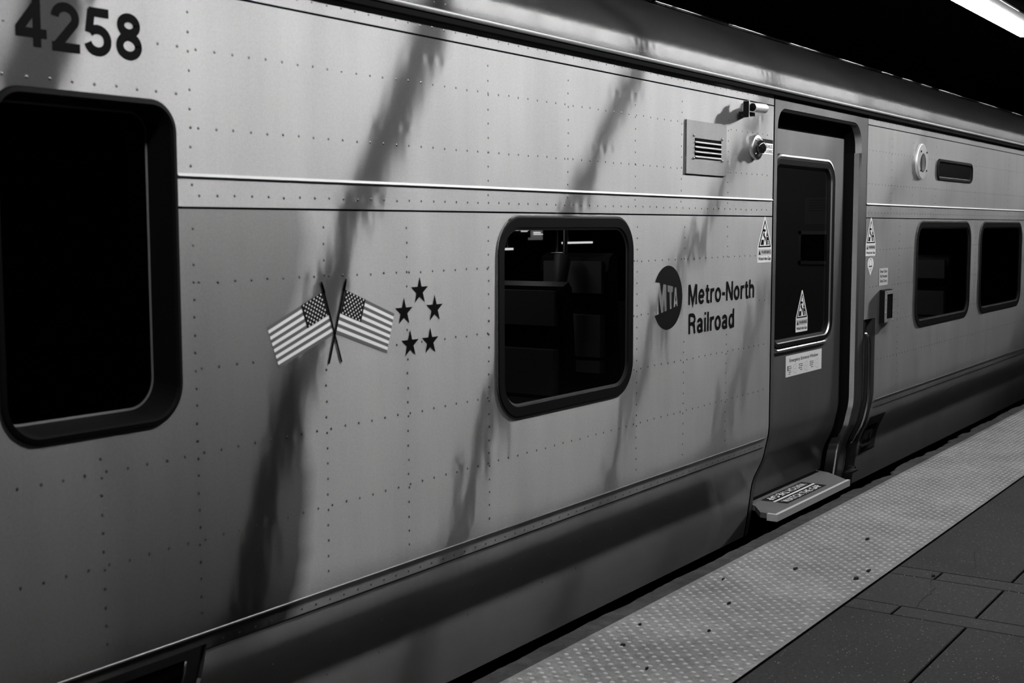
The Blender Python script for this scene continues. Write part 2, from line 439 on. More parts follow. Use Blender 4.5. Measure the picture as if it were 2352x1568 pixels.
w = MB(); w.box((-3.2, -.30, -1.45), (26, 7.0, -1.25), TUNNEL)
struct(w.build('floor_track'), 'black track bed below the train')
w = MB(); w.box((-3.2, -5.8, 3.6), (26, 7.0, 3.8), TUNNEL); struct(w.build('ceiling'), 'black unlit tunnel ceiling over train and platform')
w = MB(); w.box((-3.2, 7.0, -1.25), (26, 7.2, 3.8), TUNNEL); struct(w.build('wall_back'), 'black tunnel wall beyond the train')
w = MB(); w.box((-3.2, -5.9, -1.25), (26, -5.7, 3.8), TUNNEL); struct(w.build('wall_front'), 'black wall behind the platform')
w = MB(); w.box((26, -5.8, -1.25), (26.2, 7.0, 3.8), TUNNEL); struct(w.build('wall_right'), 'black end of the tunnel')

# ------------------------------------------------------------------ platform lights
LY0, LY1, LZ = -.842, -.735, 2.60
GAPS = [8.17 + 1.87*q for q in range(-5, 8)]
for q, (a, b) in enumerate(zip(GAPS, GAPS[1:])):
    a += .15; b -= .15
    root = empty('fluorescent_light', ((a+b)/2, (LY0+LY1)/2, LZ))
    h = MB()
    X0, X1 = a - .03 - root.location.x, b + .03 - root.location.x; o = root.location
    yl, yr = LY0 - o.y, LY1 - o.y
    sec = [(yl-.050, .012), (yl-.006, -.004), (yl-.006, .02), (yr+.006, .02), (yr+.006, -.004), (yr+.022, .002), (yr+.022, .075), (yl-.050, .075)]
    n = len(sec); h.add([(X0, y, z) for y, z in sec] + [(X1, y, z) for y, z in sec],
        [(i, (i+1)%n, (i+1)%n+n, i+n) for i in range(n)] + [tuple(range(n-1,-1,-1)), tuple(range(n, 2*n))], HOUSE)
    h.build('housing', root)
    h = MB(); h.box((a-o.x, yl, -.020), (b-o.x, yr, .016), LENSES[q]); h.build('lens', root, 'glowing white lens')
    for s in (-.5, .5):
        h = MB(); h.tube([(s, .0, .07), (s, .0, 3.6-LZ)], .006, HOUSE, 8); h.build('hanger_rod', root)
    vis = 'bright fluorescent light hanging at the upper right above the platform edge' if q == 4 else 'fluorescent platform light in the row above the platform edge, beyond the frame'
    tag(root, vis, 'light', 'fluorescent lights above the platform edge')
h = MB(); h.tube([(-1, -.915, 2.60), (7.14, -.915, 2.60)], .0075, SATIN, 10); h.tube([(7.13, -.915, 2.60), (7.17, -.915, 2.60)], .004, SATIN, 8); h.tube([(7.16, -.915, 2.60), (22, -.915, 2.60)], .0075, SATIN, 10)
cr = tag(h.build('conduit'), 'thin grey conduit running beside the fluorescent light at the upper right', 'conduit')
for x in (1, 5, 9, 13, 17):
    h = MB(); h.tube([(x, -.915, 2.605), (x, -.915, 3.6)], .004, HOUSE, 6); h.build('hanger_rod', cr)

# ------------------------------------------------------------------ the rail car
car = empty('passenger_rail_car', (0, 0, 0))
tag(car, 'stainless steel commuter rail car with riveted sides standing at the platform', 'train')
WA = (1.656, 2.180, .971, 1.784); WAR = (.10, .10, .075, .075)
WB = (3.619, 4.611, .779, 1.508); WC = (8.560, 9.955, .787, 1.503); WD = (10.238, 11.653, .787, 1.503); WE = (12.0, 13.4, .787, 1.503)
def hole(wd, r, inset=0.0): return rrect(wd[0]+inset, wd[1]-inset, wd[2]+inset, wd[3]-inset, r)
SEAM, USEAM, TOP = 1.520, 2.075, 2.145
e = .003
def lower(mb, x0, x1, zt=.47, zb=-.155, off=0.0, mt=ST, step=1):
    zs = [z for z, _ in PROF if z <= zt and z > zb]
    if not zs or zs[0] < zt - 1e-6: zs = [zt] + zs
    zs.append(zb); vs = []
    for z in zs: vs += [(x0, prof(z)+off, z), (x1, prof(z)+off, z)]
    o = len(mb.v); mb.v += vs
    for i in range(len(zs)-1):
        m2 = STS if (mt is ST and zs[i+1] < .332) else mt
        mb.f.append((o+2*i, o+2*i+2, o+2*i+3, o+2*i+1)); mb.m.append(mb.mi(m2)); mb.sm.append(True)

def rect(a, b, c, d): return [(a, c), (b, c), (b, d), (a, d)]
# window height panels; window A reaches up through the seam, so panels meet around it
s = MB()
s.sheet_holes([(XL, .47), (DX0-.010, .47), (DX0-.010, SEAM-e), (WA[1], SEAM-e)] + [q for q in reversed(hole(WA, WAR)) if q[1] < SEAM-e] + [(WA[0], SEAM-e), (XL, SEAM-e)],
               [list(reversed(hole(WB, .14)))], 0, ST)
# lower skirt with the access opening at the near end
HX0, HX1 = .9, 2.255
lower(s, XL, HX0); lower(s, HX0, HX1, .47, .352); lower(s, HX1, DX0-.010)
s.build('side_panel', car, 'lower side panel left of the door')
s = MB()
s.sheet_holes([(DX1+e, .905), (7.75, .905), (7.75, .47), (XR, .47), (XR, SEAM-e), (DX1+e, SEAM-e)], [list(reversed(hole(q, .14))) for q in (WC, WD, WE)], 0, ST)
lower(s, 7.75, XR)
s.build('side_panel', car, 'lower side panel right of the door')
s = MB()
s.sheet_holes([(XL, SEAM+e), (WA[0], SEAM+e)] + [q for q in reversed(hole(WA, WAR)) if q[1] > SEAM+e][:] + [(WA[1], SEAM+e), (DX0-.010, SEAM+e), (DX0-.010, USEAM-e), (XL, USEAM-e)], [], 0, STU)
s.build('upper_panel', car)
s = MB(); s.sheet_holes([(DX1+e, SEAM+e), (XR, SEAM+e), (XR, USEAM-e), (DX1+e, USEAM-e)], [list(reversed(rrect(9.003, 9.930, 1.795, 1.932, .05)))], 0, STU)
s.build('upper_panel', car)
for a, b in ((XL, DX0-.010), (DX1+e, XR)):
    s = MB(); s.sheet(rect(a, b, USEAM+e, TOP+.01), 0, STU); s.build('fascia_panel', car)
# dark joints behind the seams
s = MB()
s.box((WA[1]+.02, .004, SEAM-.008), (DX0, .02, SEAM+.008), DARK); s.box((DX1, .004, SEAM-.008), (XR, .02, SEAM+.008), DARK)
s.box((XL, .004, USEAM-.02), (XR, .02, USEAM+.008), DARK)
s.box((XL, .004, SEAM-.008), (WA[0]-.02, .02, SEAM+.008), DARK)
for x in (DX0, DX1):
    vs = []
    zs = [TOP, 1.5, 1.0, .6] + [z for z, _ in PROF]
    for z in zs: vs += [(x-.03, prof(z)+.008, z), (x+.05, prof(z)+.008, z)]
    s.add(vs, [(2*i, 2*i+2, 2*i+3, 2*i+1) for i in range(len(zs)-1)], DARK)
s.build('joint_seal', car)

# bright beads along the side
for a, b in ((WA[1]+.004, DX0-.010), (DX1+e, XR)):
    s = MB(); s.add([(a, 0, 1.6085), (b, 0, 1.6085), (a, -.006, 1.6008), (b, -.006, 1.6008), (a, 0, 1.5995), (b, 0, 1.5995)], [(0, 2, 3, 1), (2, 4, 5, 3)], mat('bead_white', .60, .35))
    s.build('belt_bead', car, 'thin bright white bead above the windows')
for a, b in ((XL, 6.05), (7.80, XR)):
    s = MB(); s.tube([(a, .008, .386), (b, .008, .386)], .0042, SATIN, 10)
    s.build('lower_bead', car, 'thin bright bead along the lower body ridge')
    s = MB(); y = prof(.335); s.add([(max(a, HX1) if a < 0 else a, y-.0012, .338), (b, y-.0012, .338), (b, prof(.333)-.0012, .333), (max(a, HX1) if a < 0 else a, prof(.333)-.0012, .333)], [(0,3,2,1)], BLACKF)
    s.build('skirt_seam', car)

# spot welds
STARS = ((3.180, 1.264), (3.099, 1.201), (3.259, 1.203), (3.129, 1.096), (3.234, 1.097))
ws = MB()
def weld(x, z, r=.0042):
    if WA[0]-.03 < x < WA[1]+.03 and WA[2]-.03 < z < WA[3]+.015: return
    for q in (WB, WC, WD, WE):
        if q[0]-.01 < x < q[1]+.01 and q[2]-.02 < z < q[3]+.02: return
    if DX0-.03 < x < DX1+.035: return
    if 5.07 < x < 5.52 and 1.69 < z < 1.95: return
    if DX1 < x < 7.77 and z < .91: return
    if 8.48 < x < 8.73 and 1.78 < z < 2.02: return
    if 8.95 < x < 9.96 and 1.77 < z < 1.95: return
    if x < HX1+.03 and z < .37: return
    for (xa, xb, za, zb_) in ((2.47, 3.06, 1.07, 1.29), (4.80, 5.89, .98, 1.30), (1.71, 2.10, 1.86, 2.0), (5.89, 6.09, 1.28, 1.53), (7.52, 7.73, 1.16, 1.53), (5.75, 6.09, 1.78, 1.92), (7.79, 8.03, .85, 1.21)):
        if xa < x < xb and za < z < zb_: return
    for (cx, cz) in STARS:
        if math.hypot(x-cx, z-cz) < .045: return
    y = prof(z) - .0002; n = 8
    x += random.uniform(-.002, .002); z += random.uniform(-.0015, .0015)
    vs = [(x + r*math.cos(2*PI*q/n), y, z + r*math.sin(2*PI*q/n)) for q in range(n)] + [(x + .5*r*math.cos(2*PI*q/n), y-.0012, z + .5*r*math.sin(2*PI*q/n)) for q in range(n)]
    ws.add(vs, [(q, (q+1)%n, (q+1)%n+n, q+n) for q in range(n)] + [tuple(range(n, 2*n))], WELD, True)
x = -1.0
i = 0
while x < 15:
    for z in (1.926, 1.725, 1.552, 1.326, 1.100, .874, .642, .352, 2.107):
        weld(x + (.0 if z < 1.5 else .008), z)
    if 1.6 < x < 2.24: weld(x, 1.809)
    x += .0625
for x in (2.231, 3.569, 4.095, 4.626, 5.051, 5.54, 8.0, 8.45, 8.98, 10.05, 11.1, 12.2):
    z = 1.58
    while z < 2.06: weld(x, z); z += .0485
for x in (1.921, 2.231, 2.731, 3.116, 3.569, 4.65, 5.09, 5.545, 8.20, 10.1, 11.8):
    z = .445
    while z < 1.5: weld(x, z); z += .0465
for zz, dxx in ((.20, 0), (.08, .02)):
    x = 2.3
    while x < 6.0: weld(x+dxx, zz, .003); x += .25
wo = ws.build('spot_welds', car, 'rows of small round spot welds on the side panels'); wo['kind'] = 'stuff'
ws = MB()
x = -.5
while x < 15:
    for z, off in ((2.192, 0), (2.214, .03)):
        n = 6; r = .003; y = .004 + (z-2.173)*.27 - .0005; xx = x + off
        vs = [(xx + r*math.cos(2*PI*q/n), y, z + r*math.sin(2*PI*q/n)) for q in range(n)] + [(xx, y-.0012, z)]
        ws.add(vs, [(q, (q+1)%n, n) for q in range(n)], WELD, True)
    x += .06
wo = ws.build('roof_edge_welds', car); wo['kind'] = 'stuff'

# roof with its gutter
def extr(name, sec, mt, x0=XL, x1=XR, smooth=True, label=None):
    s = MB(); n = len(sec)
    s.add([(x0, y, z) for y, z in sec] + [(x1, y, z) for y, z in sec], [(i+1, i, i+n, i+1+n) for i in range(n-1)], mt, smooth)
    return s.build(name, car, label)
sec = [(.0, 2.168), (.004, 2.175), (.010, 2.20), (.018, 2.235)]
c1 = (.018 + .06*math.cos(math.radians(5)), 2.235 - .06*math.sin(math.radians(5)))
sec += [(c1[0] - .06*math.cos(a), c1[1] + .06*math.sin(a)) for a in [math.radians(d) for d in (10, 17, 24, 31, 38, 45)]]
c2 = (sec[-1][0] + 1.42*math.cos(math.radians(45)), sec[-1][1] - 1.42*math.sin(math.radians(45)))
sec += [(c2[0] - 1.42*math.cos(a), c2[1] + 1.42*math.sin(a)) for a in [math.radians(d) for d in (48, 51, 54, 57, 60, 63, 66, 69.5)]]
y0, z0 = sec[-1]
sec += [(y0 + (1.6-y0)*q/8, z0 + .374*((1.6-y0)*q/8) - .374/(2*(1.6-y0))*((1.6-y0)*q/8)**2) for q in range(1, 9)]
half = list(sec)
sec = sec + [(3.2 - y, z) for y, z in reversed(half[:-1])]
extr('roof', sec, STR, label='curved steel roof')
extr('far_side', [(3.2, 2.17), (3.2, 1.52)], STG); extr('far_side', [(3.2, .78), (3.2, -.1)], STG)
# polished tubes added to catch a glint along the roof's outline
yb, zb = y0 - .01, z0 + .001
s = MB(); x = XL
while x < XR:
    L = random.choice((.5, .9, 1.3)); s.tube([(x, yb, zb+.010), (min(XR, x+L-.04), yb, zb+.010)], .010, mat('polished_bead', .9, .12, 1.0), 12); x += L
s.build('roof_bead', car, 'bright broken bead added for the glint along the top of the roof curve')
s = MB()
s.box((XL, -.026, 2.126), (XR, .004, 2.147), DARK); s.box((XL, -.022, 2.147), (XR, .004, 2.162), DARK)
s.tube([(XL, -.030, 2.1545), (XR, -.030, 2.1545)], .0088, mat('gutter_metal', .30, .5, .6), 14)
s.add([(XL, -.030, 2.163), (XR, -.030, 2.163), (XR, .003, 2.172), (XL, .003, 2.172)], [(0,1,2,3)], STF)
s.build('gutter', car, 'dark rain gutter above the side panels')

# ---- windows
def window(wd, r, gw, depth, name='window_frame', pane=True, inner=None):
    s = MB(); a = rrect(wd[0]-.004, wd[1]+.004, wd[2]-.004, wd[3]+.004, r)
    rb = r if isinstance(r, tuple) else (r,)*4
    def ins(d): return rrect(wd[0]+d, wd[1]-d, wd[2]+d, wd[3]-d, tuple(max(.02, q-d) for q in rb))
    s.ring(ins(-.004), -.001, ins(0.0), -.004, STG, True)
    s.ring(ins(0.0), -.004, ins(.006), -.007, RUBBER, True)
    s.ring(ins(.006), -.007, ins(gw*.9), -.005, RUBBER)
    s.ring(ins(gw*.9), -.005, ins(gw), depth, RUBBER)
    fr = s.build(name, car, 'black rubber window frame with rounded corners')
    s = MB(); L0 = ins(gw-.001); L1 = ins(gw+.006)
    s.ring(L0, depth-.003, L1, depth-.001, SATIN); s.build('glazing_bead', fr, 'thin bright bead around the glass')
    s = MB(); s.sheet(ins(gw), depth, GLASS); s.build('window_pane', fr)
    return fr
window(WB, .14, .045, .006)
window(WC, .14, .045, .006); window(WD, .14, .045, .006); window(WE, .14, .045, .006)
# cab-side window: deep black reveal
s = MB(); r = WAR
def insA(d, zt=0): return rrect(WA[0]+d, WA[1]-d, WA[2]+d+zt, WA[3]-d, tuple(max(.02, q-d) for q in r))
s.ring(insA(-.004), -.001, insA(0), -.006, RUBBER, True)
s.ring(insA(0), -.006, insA(.010), -.008, RUBBER, True); s.ring(insA(.010), -.008, insA(.014), .0, RUBBER); s.ring(insA(.014), .0, insA(.022, .01), .085, RUBBER)
fr = s.build('window_frame', car, 'deep black window frame under the car number')
s = MB(); s.ring(insA(.021, .01), .082, insA(.027, .01), .084, MIDG); s.build('glazing_bead', fr)
s = MB(); s.sheet(insA(.022, .01), .085, GLASS); s.build('window_pane', fr)

# ---- door portal
s = MB()
def stile(mb, xa, xb, zt, mt, zb=-.155, off=-.0):
    zs = [zt, 1.5, 1.0, .6] + [z for z, _ in PROF[:-1]] + [zb]; vs = []
    zs = [z for z in zs if z <= zt]
    for z in zs: vs += [(xa, prof(z)+off, z), (xb, prof(z)+off, z)]
    mb.add(vs, [(2*i, 2*i+2, 2*i+3, 2*i+1) for i in range(len(zs)-1)], mt, False)
def stile2(mb, x, ya, x2, yb, zt, mt, zb=-.155):
    zs = [zt, 1.5, 1.0, .6] + [z for z, _ in PROF[:-1]] + [zb]; vs = []
    for z in zs: vs += [(x, prof(z)+ya, z), (x2, prof(z)+yb, z)]
    mb.add(vs, [(2*i, 2*i+2, 2*i+3, 2*i+1) for i in range(len(zs)-1)], mt, True)
ZC = 1.90
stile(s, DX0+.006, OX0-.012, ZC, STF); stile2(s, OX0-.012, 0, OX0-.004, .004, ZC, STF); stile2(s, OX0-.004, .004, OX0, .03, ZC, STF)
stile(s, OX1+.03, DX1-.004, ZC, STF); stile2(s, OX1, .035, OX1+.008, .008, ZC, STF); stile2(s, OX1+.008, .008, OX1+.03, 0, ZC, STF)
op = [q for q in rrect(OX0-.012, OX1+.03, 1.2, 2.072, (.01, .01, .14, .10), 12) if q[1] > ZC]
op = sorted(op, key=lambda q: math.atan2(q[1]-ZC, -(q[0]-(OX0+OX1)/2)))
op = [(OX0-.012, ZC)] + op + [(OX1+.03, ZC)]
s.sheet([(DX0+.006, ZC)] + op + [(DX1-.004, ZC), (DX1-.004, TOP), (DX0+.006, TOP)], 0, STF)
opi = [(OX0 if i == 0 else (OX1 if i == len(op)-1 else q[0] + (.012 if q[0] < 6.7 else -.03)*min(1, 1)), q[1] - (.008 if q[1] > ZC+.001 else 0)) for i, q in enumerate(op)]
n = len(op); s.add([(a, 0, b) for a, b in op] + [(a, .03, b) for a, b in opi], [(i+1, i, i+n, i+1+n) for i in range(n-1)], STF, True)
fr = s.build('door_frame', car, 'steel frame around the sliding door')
s = MB(); s.add([(a, .03, b) for a, b in opi] + [(a, .12, b) for a, b in opi], [(i+1, i, i+n, i+1+n) for i in range(n-1)], DARK)
stile2(s, OX0, .03, OX0, .04, ZC, DARK); stile2(s, OX1, .16, OX1, .035, ZC, RUBBER)
s.build('door_seal', fr, 'black seal inside the frame')
# kick plate at the foot of the right-hand jamb
s = MB(); vs = []; zs = [.20, .16, .12, .07, .02, -.02]
for z in zs: vs += [(OX1-.07, prof(z)+.046, z), (OX1-.004, prof(z)+.014, z)]
s.add(vs, [(2*i, 2*i+2, 2*i+3, 2*i+1) for i in range(len(zs)-1)], SATIN)
s.build('kick_plate', fr, 'small bright plate at the foot of the right jamb')

# ---- sliding door leaf (slid part of the way to the left)
LX0, LX1, LT, LO = 5.55, 7.245, 1.975, .045
DW = (6.165, 7.085, .812, 1.838)
s = MB()
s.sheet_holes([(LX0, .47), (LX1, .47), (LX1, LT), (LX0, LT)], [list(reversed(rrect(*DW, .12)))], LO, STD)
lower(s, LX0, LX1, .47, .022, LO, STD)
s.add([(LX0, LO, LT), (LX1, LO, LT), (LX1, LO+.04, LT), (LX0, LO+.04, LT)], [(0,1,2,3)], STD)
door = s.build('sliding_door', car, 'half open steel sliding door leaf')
s = MB(); zs = [LT, 1.5, 1.0, .6] + [z for z, _ in PROF if z > .03] + [.022]; vs = []
for z in zs: vs += [(LX1, prof(z)+LO-.001, z), (LX1+.02, prof(z)+LO+.004, z), (LX1+.026, prof(z)+LO+.045, z)]
s.add(vs, [(3*i+j, 3*i+3+j, 3*i+4+j, 3*i+1+j) for i in range(len(zs)-1) for j in (0, 1)], RUBBER, True)
s.build('door_edge', door, 'black rubber nosing on the leading edge')
s = MB()
def insD(d): return rrect(DW[0]+d, DW[1]-d, DW[2]+d, DW[3]-d, .12-d if d < .1 else .02)
s.ring(insD(-.012), LO-.001, insD(-.006), LO-.010, CHROME, True); s.ring(insD(-.006), LO-.010, insD(.004), LO-.012, CHROME, True); s.ring(insD(.004), LO-.012, insD(.012), LO-.006, CHROME, True)
s.ring(insD(.012), LO-.006, insD(.018), LO-.012, RUBBER, True); s.ring(insD(.018), LO-.012, insD(.040), LO-.010, RUBBER, True)
s.ring(insD(.040), LO-.010, insD(.044), LO-.002, SATIN, True); s.ring(insD(.044), LO-.002, insD(.060), LO+.012, RUBBER)
s.build('door_window_frame', door, 'polished ring with black gasket')
s = MB(); s.sheet(insD(.060), LO+.010, GLASSD); s.build('door_window_pane', door)
# header recess above the leaf
s = MB(); s.box((OX0-.10, .10, 1.96), (OX1+.1, .12, 2.10), DARK); s.build('header_cover', car)

# ---- step plate
s = MB()
pl = [(5.886, -.074), (5.900, -.020), (5.93, .018), (6.02, .055), (6.02, .185), (7.22, .185), (7.22, .128), (7.096, -.074)]
pl = [(6.010, -.076), (6.030, -.022), (6.034, .018), (6.16, .100), (6.20, .190), (7.30, .190), (7.26, .100), (7.096, -.076)]
n = len(pl); vs = [(a, b, .0) for a, b in pl] + [(a, b, -.028) for a, b in pl]
cx_, cy_ = 6.6, .05
s.add(vs, [tuple(range(n)), tuple(range(2*n-1, n-1, -1))] + [(i, i+n, (i+1)%n+n, (i+1)%n) for i in range(n)], PLATE)
st = s.build('door_step', car, 'grey grip-topped threshold step under the sliding door')
s = MB(); s.box((6.004, -.086, -.032), (7.100, -.068, .004), NOSE); s.box((6.004, -.068, -.032), (6.026, -.030, .004), NOSE)
s.build('step_nosing', st, 'bright metal nosing')
s = MB()
def ptext(mb, txt, x0, x1, ya, yb, z, mt, flip=False):
    v, fs = glyphs(txt, .012)
    ax = min(q[0] for q in v); bx = max(q[0] for q in v); az = min(q[1] for q in v); bz = max(q[1] for q in v)
    out = []
    for q in v:
        u = (q[0]-ax)/(bx-ax); w = (q[1]-az)/(bz-az)
        if flip: u = 1-u; w = 1-w
        out.append((x0+u*(x1-x0), ya+w*(yb-ya), z))
    mb.add(out, fs, mt)
for (ya, yb, fl) in ((-.023, .040, False), (.064, .128, True)):
    s.add([(6.300, ya, .0012), (6.890, ya, .0012), (6.890, yb, .0012), (6.300, yb, .0012)], [(0,1,2,3)], BLACKF)
    ptext(s, 'WATCH THE GAP', 6.335, 6.850, ya+.010, yb-.010, .0018, WHITE, fl)
s.add([(6.300, .046, .0012), (6.890, .046, .0012), (6.890, .058, .0012), (6.300, .058, .0012)], [(0,1,2,3)], WHITE)
s.build('step_lettering', st, 'white WATCH THE GAP lettering on black bands, once upright and once upside down')

# ---- recess and grab rail right of the door
s = MB(); vs = []; zs = [.905, .7, .55] + [z for z, _ in PROF[:-1]] + [-.155]
for z in zs:
    y = prof(z); vs += [(DX1+.004, y+.0, z), (DX1+.030, y+.002, z), (DX1+.045, y+.028, z), (7.66, y+.028, z), (7.70, y+.002, z), (7.75, y, z)]
s.add(vs, [(6*i+j, 6*i+6+j, 6*i+7+j, 6*i+1+j) for i in range(len(zs)-1) for j in range(5)], STG)
s.add([(DX1+.004, 0, .905), (7.75, 0, .905), (7.75, .002, .912), (DX1+.004, .002, .912)], [(0,1,2,3)], SATIN)
rc = s.build('rail_recess', car, 'dark recessed strip beside the door')
s = MB(); pts = [(7.585, .030, .822), (7.590, .004, .815), (7.597, -.010, .795), (7.600, -.014, .76)]
for z in (.65, .5, .42, .36, .30, .25, .2, .15): pts.append((7.600, prof(z)-.016, z))
pts.append((7.598, prof(.13)+.02, .128))
s.tube(pts, .0085, CHROME, 12); s.build('grab_rail', rc, 'polished vertical grab rail following the body curve')
s = MB(); s.box((7.56, .005, .84), (7.60, .012, .885), DARK); s.build('rail_notch', rc)
s = MB(); s.box((7.545, .060, -.050), (7.665, .100, -.040), CHROME); s.box((7.640, .072, -.05), (7.665, .112, -.020), CHROME); s.build('foot_cup', rc, 'small bright cup at the foot of the recess')

# ---- access plate low beside the door
s = MB()
def curved(mb, x0, x1, z0, z1, off, mt, n=6):
    vs = []
    for i in range(n+1):
        z = z1 + (z0-z1)*i/n; vs += [(x0, prof(z)+off, z), (x1, prof(z)+off, z)]
    mb.add(vs, [(2*i, 2*i+2, 2*i+3, 2*i+1) for i in range(n)], mt)
curved(s, 7.80, 8.10, .035, .270, -.0015, BLACKF); curved(s, 7.805, 8.095, .040, .265, -.002, STG)
ap = s.build('access_plate', car, 'small dark access plate low beside the door')
s = MB(); curved(s, 7.835, 8.020, .180, .212, -.003, DARK, 2); curved(s, 7.97, 8.020, .165, .185, -.003, DARK, 1)
curved(s, 7.83, 7.99, .085, .110, -.003, DARK, 1); curved(s, 7.85, 7.865, .11, .135, -.003, DARK, 1); curved(s, 7.93, 7.955, .11, .15, -.003, DARK, 1)
s.build('plate_slot', ap)
s = MB(); curved(s, 7.83, 7.99, .112, .175, -.0028, SATIN, 2); s.build('plate_latch', ap)
s = MB(); y = prof(.08); s.box((7.825, y-.012, .074), (7.995, y, .082), CHROME); s.build('plate_lip', ap, 'bright lip under the slot')

# ---- access opening at the near end of the skirt
s = MB(); vs = []
zs = [.350, .30, .25, .2, .15, .1, .0, -.155]
for z in zs: vs += [(HX0, prof(z)+.010, z), (HX1-.004, prof(z)+.010, z)]
s.add(vs, [(2*i, 2*i+2, 2*i+3, 2*i+1) for i in range(len(zs)-1)], STG)
vs = []
for z in zs: vs += [(HX1-.004, prof(z)+.010, z), (HX1+.0, prof(z)-.001, z)]
s.add(vs, [(2*i, 2*i+2, 2*i+3, 2*i+1) for i in range(len(zs)-1)], STF)
sk = s.build('skirt_hatch', car, 'dark recessed access hatch at the near end of the skirt')
s = MB(); vs = []; zs = [.318, .28, .2, .1, .0, -.155]
for z in zs: vs += [(HX0+.1, prof(z)+.007, z), (2.19, prof(z)+.007, z)]
s.add(vs, [(2*i, 2*i+2, 2*i+3, 2*i+1) for i in range(len(zs)-1)], DARK)
s.build('hatch_opening', sk)
s = MB(); s.tube([(2.192, prof(z)+.005, z) for z in zs], .003, SATIN, 8); s.build('hatch_edge', sk)

# ---- vent
s = MB(); v0, v1, v2, v3 = 5.085, 5.504, 1.704, 1.940
s.ring(rect(v0, v1, v2, v3), 0, rect(v0, v1, v2, v3), -.007, STG)
outer = rect(v0, v1, v2, v3); holes = []
for q in range(4):
    zc = 1.7915 + q*.0215; holes.append(list(reversed(rrect(5.166, 5.447, zc-.0078, zc+.0078, .002, 2))))
s.sheet_holes(outer, holes, -.007, STV)
vt = s.build('vent_plate', car, 'raised square vent plate left of the door')
s = MB(); s.box((5.16, -.004, 1.78), (5.455, -.001, 1.87), DARK)
s.build('vent_backing', vt)
s = MB()
for q in range(4):
    zc = 1.7915 + q*.0215; s.add([(5.168, -.007, zc-.006), (5.445, -.007, zc-.006), (5.445, -.014, zc-.013), (5.168, -.014, zc-.013)], [(0,3,2,1)], STU)
    s.add([(5.168, -.007, zc-.0155), (5.445, -.007, zc-.0155), (5.445, -.014, zc-.013), (5.168, -.014, zc-.013)], [(0,1,2,3)], STU)
s.build('vent_louvre', vt)
for x, z in ((5.155, 1.874), (5.455, 1.872), (5.155, 1.774), (5.455, 1.772)):
    s = MB(); s.tube([(x, -.006, z), (x, -.013, z)], [.0075, .0045], SATIN, 10); s.build('screw', vt)

# ---- camera above the door's left
s = MB(); s.tube([(5.72, 0, 2.030), (5.72, -.012, 2.030)], .034, SATIN, 24); s.tube([(5.71, -.01, 2.028), (5.70, -.05, 2.035)], .014, SATIN, 12)
s.box((5.628, -.060, 1.985), (5.634, -.034, 2.060), RUBBER); s.box((5.634, -.062, 1.983), (5.639, -.034, 2.062), BRIGHT); s.box((5.63, -.05, 1.995), (5.73, -.01, 2.012), RUBBER)
cc = s.build('platform_camera', car, 'small tubular camera mounted high beside the door')
s = MB(); L = 14
s.tube([(5.645, -.075, 2.030), (5.78, -.075, 2.034)], .0225, BRIGHT, 28, caps=False)
s.tube([(5.780, -.075, 2.034), (5.784, -.075, 2.034)], [.0225, .019], BRIGHT, 28); s.tube([(5.645, -.075, 2.030), (5.640, -.075, 2.030)], [.0225, .019], BRIGHT, 28, caps=False)
s.build('camera_tube', cc, 'polished tube')
s = MB(); s.tube([(5.641, -.075, 2.030), (5.643, -.075, 2.030)], .0185, DARK, 24); s.build('camera_lens', cc)

# ---- door indicator light
s = MB(); ix, iz = 5.843, 1.856
def disc(mb, x, z, prof_, mt, n=36):
    vs = []; fs = []
    for j, (r, y) in enumerate(prof_):
        vs += [(x + r*math.cos(2*PI*k/n), y, z + r*math.sin(2*PI*k/n)) for k in range(n)]
        if j: fs += [((j-1)*n+k, (j-1)*n+(k+1)%n, j*n+(k+1)%n, j*n+k) for k in range(n)]
    fs.append(tuple((len(prof_)-1)*n+k for k in range(n)))
    mb.add(vs, fs, mt, True)
disc(s, ix, iz, [(.062, 0), (.062, -.018), (.059, -.022), (.040, -.025), (.034, -.024)], SATIN)
il = s.build('door_indicator', car, 'round door indicator light with a black dome lens')
s = MB(); disc(s, ix, iz, [(.034, -.022), (.036, -.034), (.031, -.047), (.019, -.056), (.005, -.059)], SMOKE); s.build('indicator_lens', il)
for a in (.8, 2.4, 3.9, 5.5):
    s = MB(); s.tube([(ix+.049*math.cos(a), -.022, iz+.049*math.sin(a)), (ix+.049*math.cos(a), -.028, iz+.049*math.sin(a))], .004, CHROME, 8); s.build('screw', il)
s = MB(); s.sheet(rect(5.895, 6.075, 1.829, 1.884), -.0015, WHITE); s.sheet(rect(5.895, 6.075, 1.884, 1.903), -.0015, BLACKF)
s.text('DOOR DISABLED', 5.905, 6.070, 1.860, 1.877, -.002, LETTER, .01); s.text('WHEN FLASHING', 5.905, 6.070, 1.836, 1.853, -.002, LETTER, .01)
s.build('indicator_sticker', car, 'white sticker beside the indicator, reading DOOR DISABLED WHEN FLASHING')

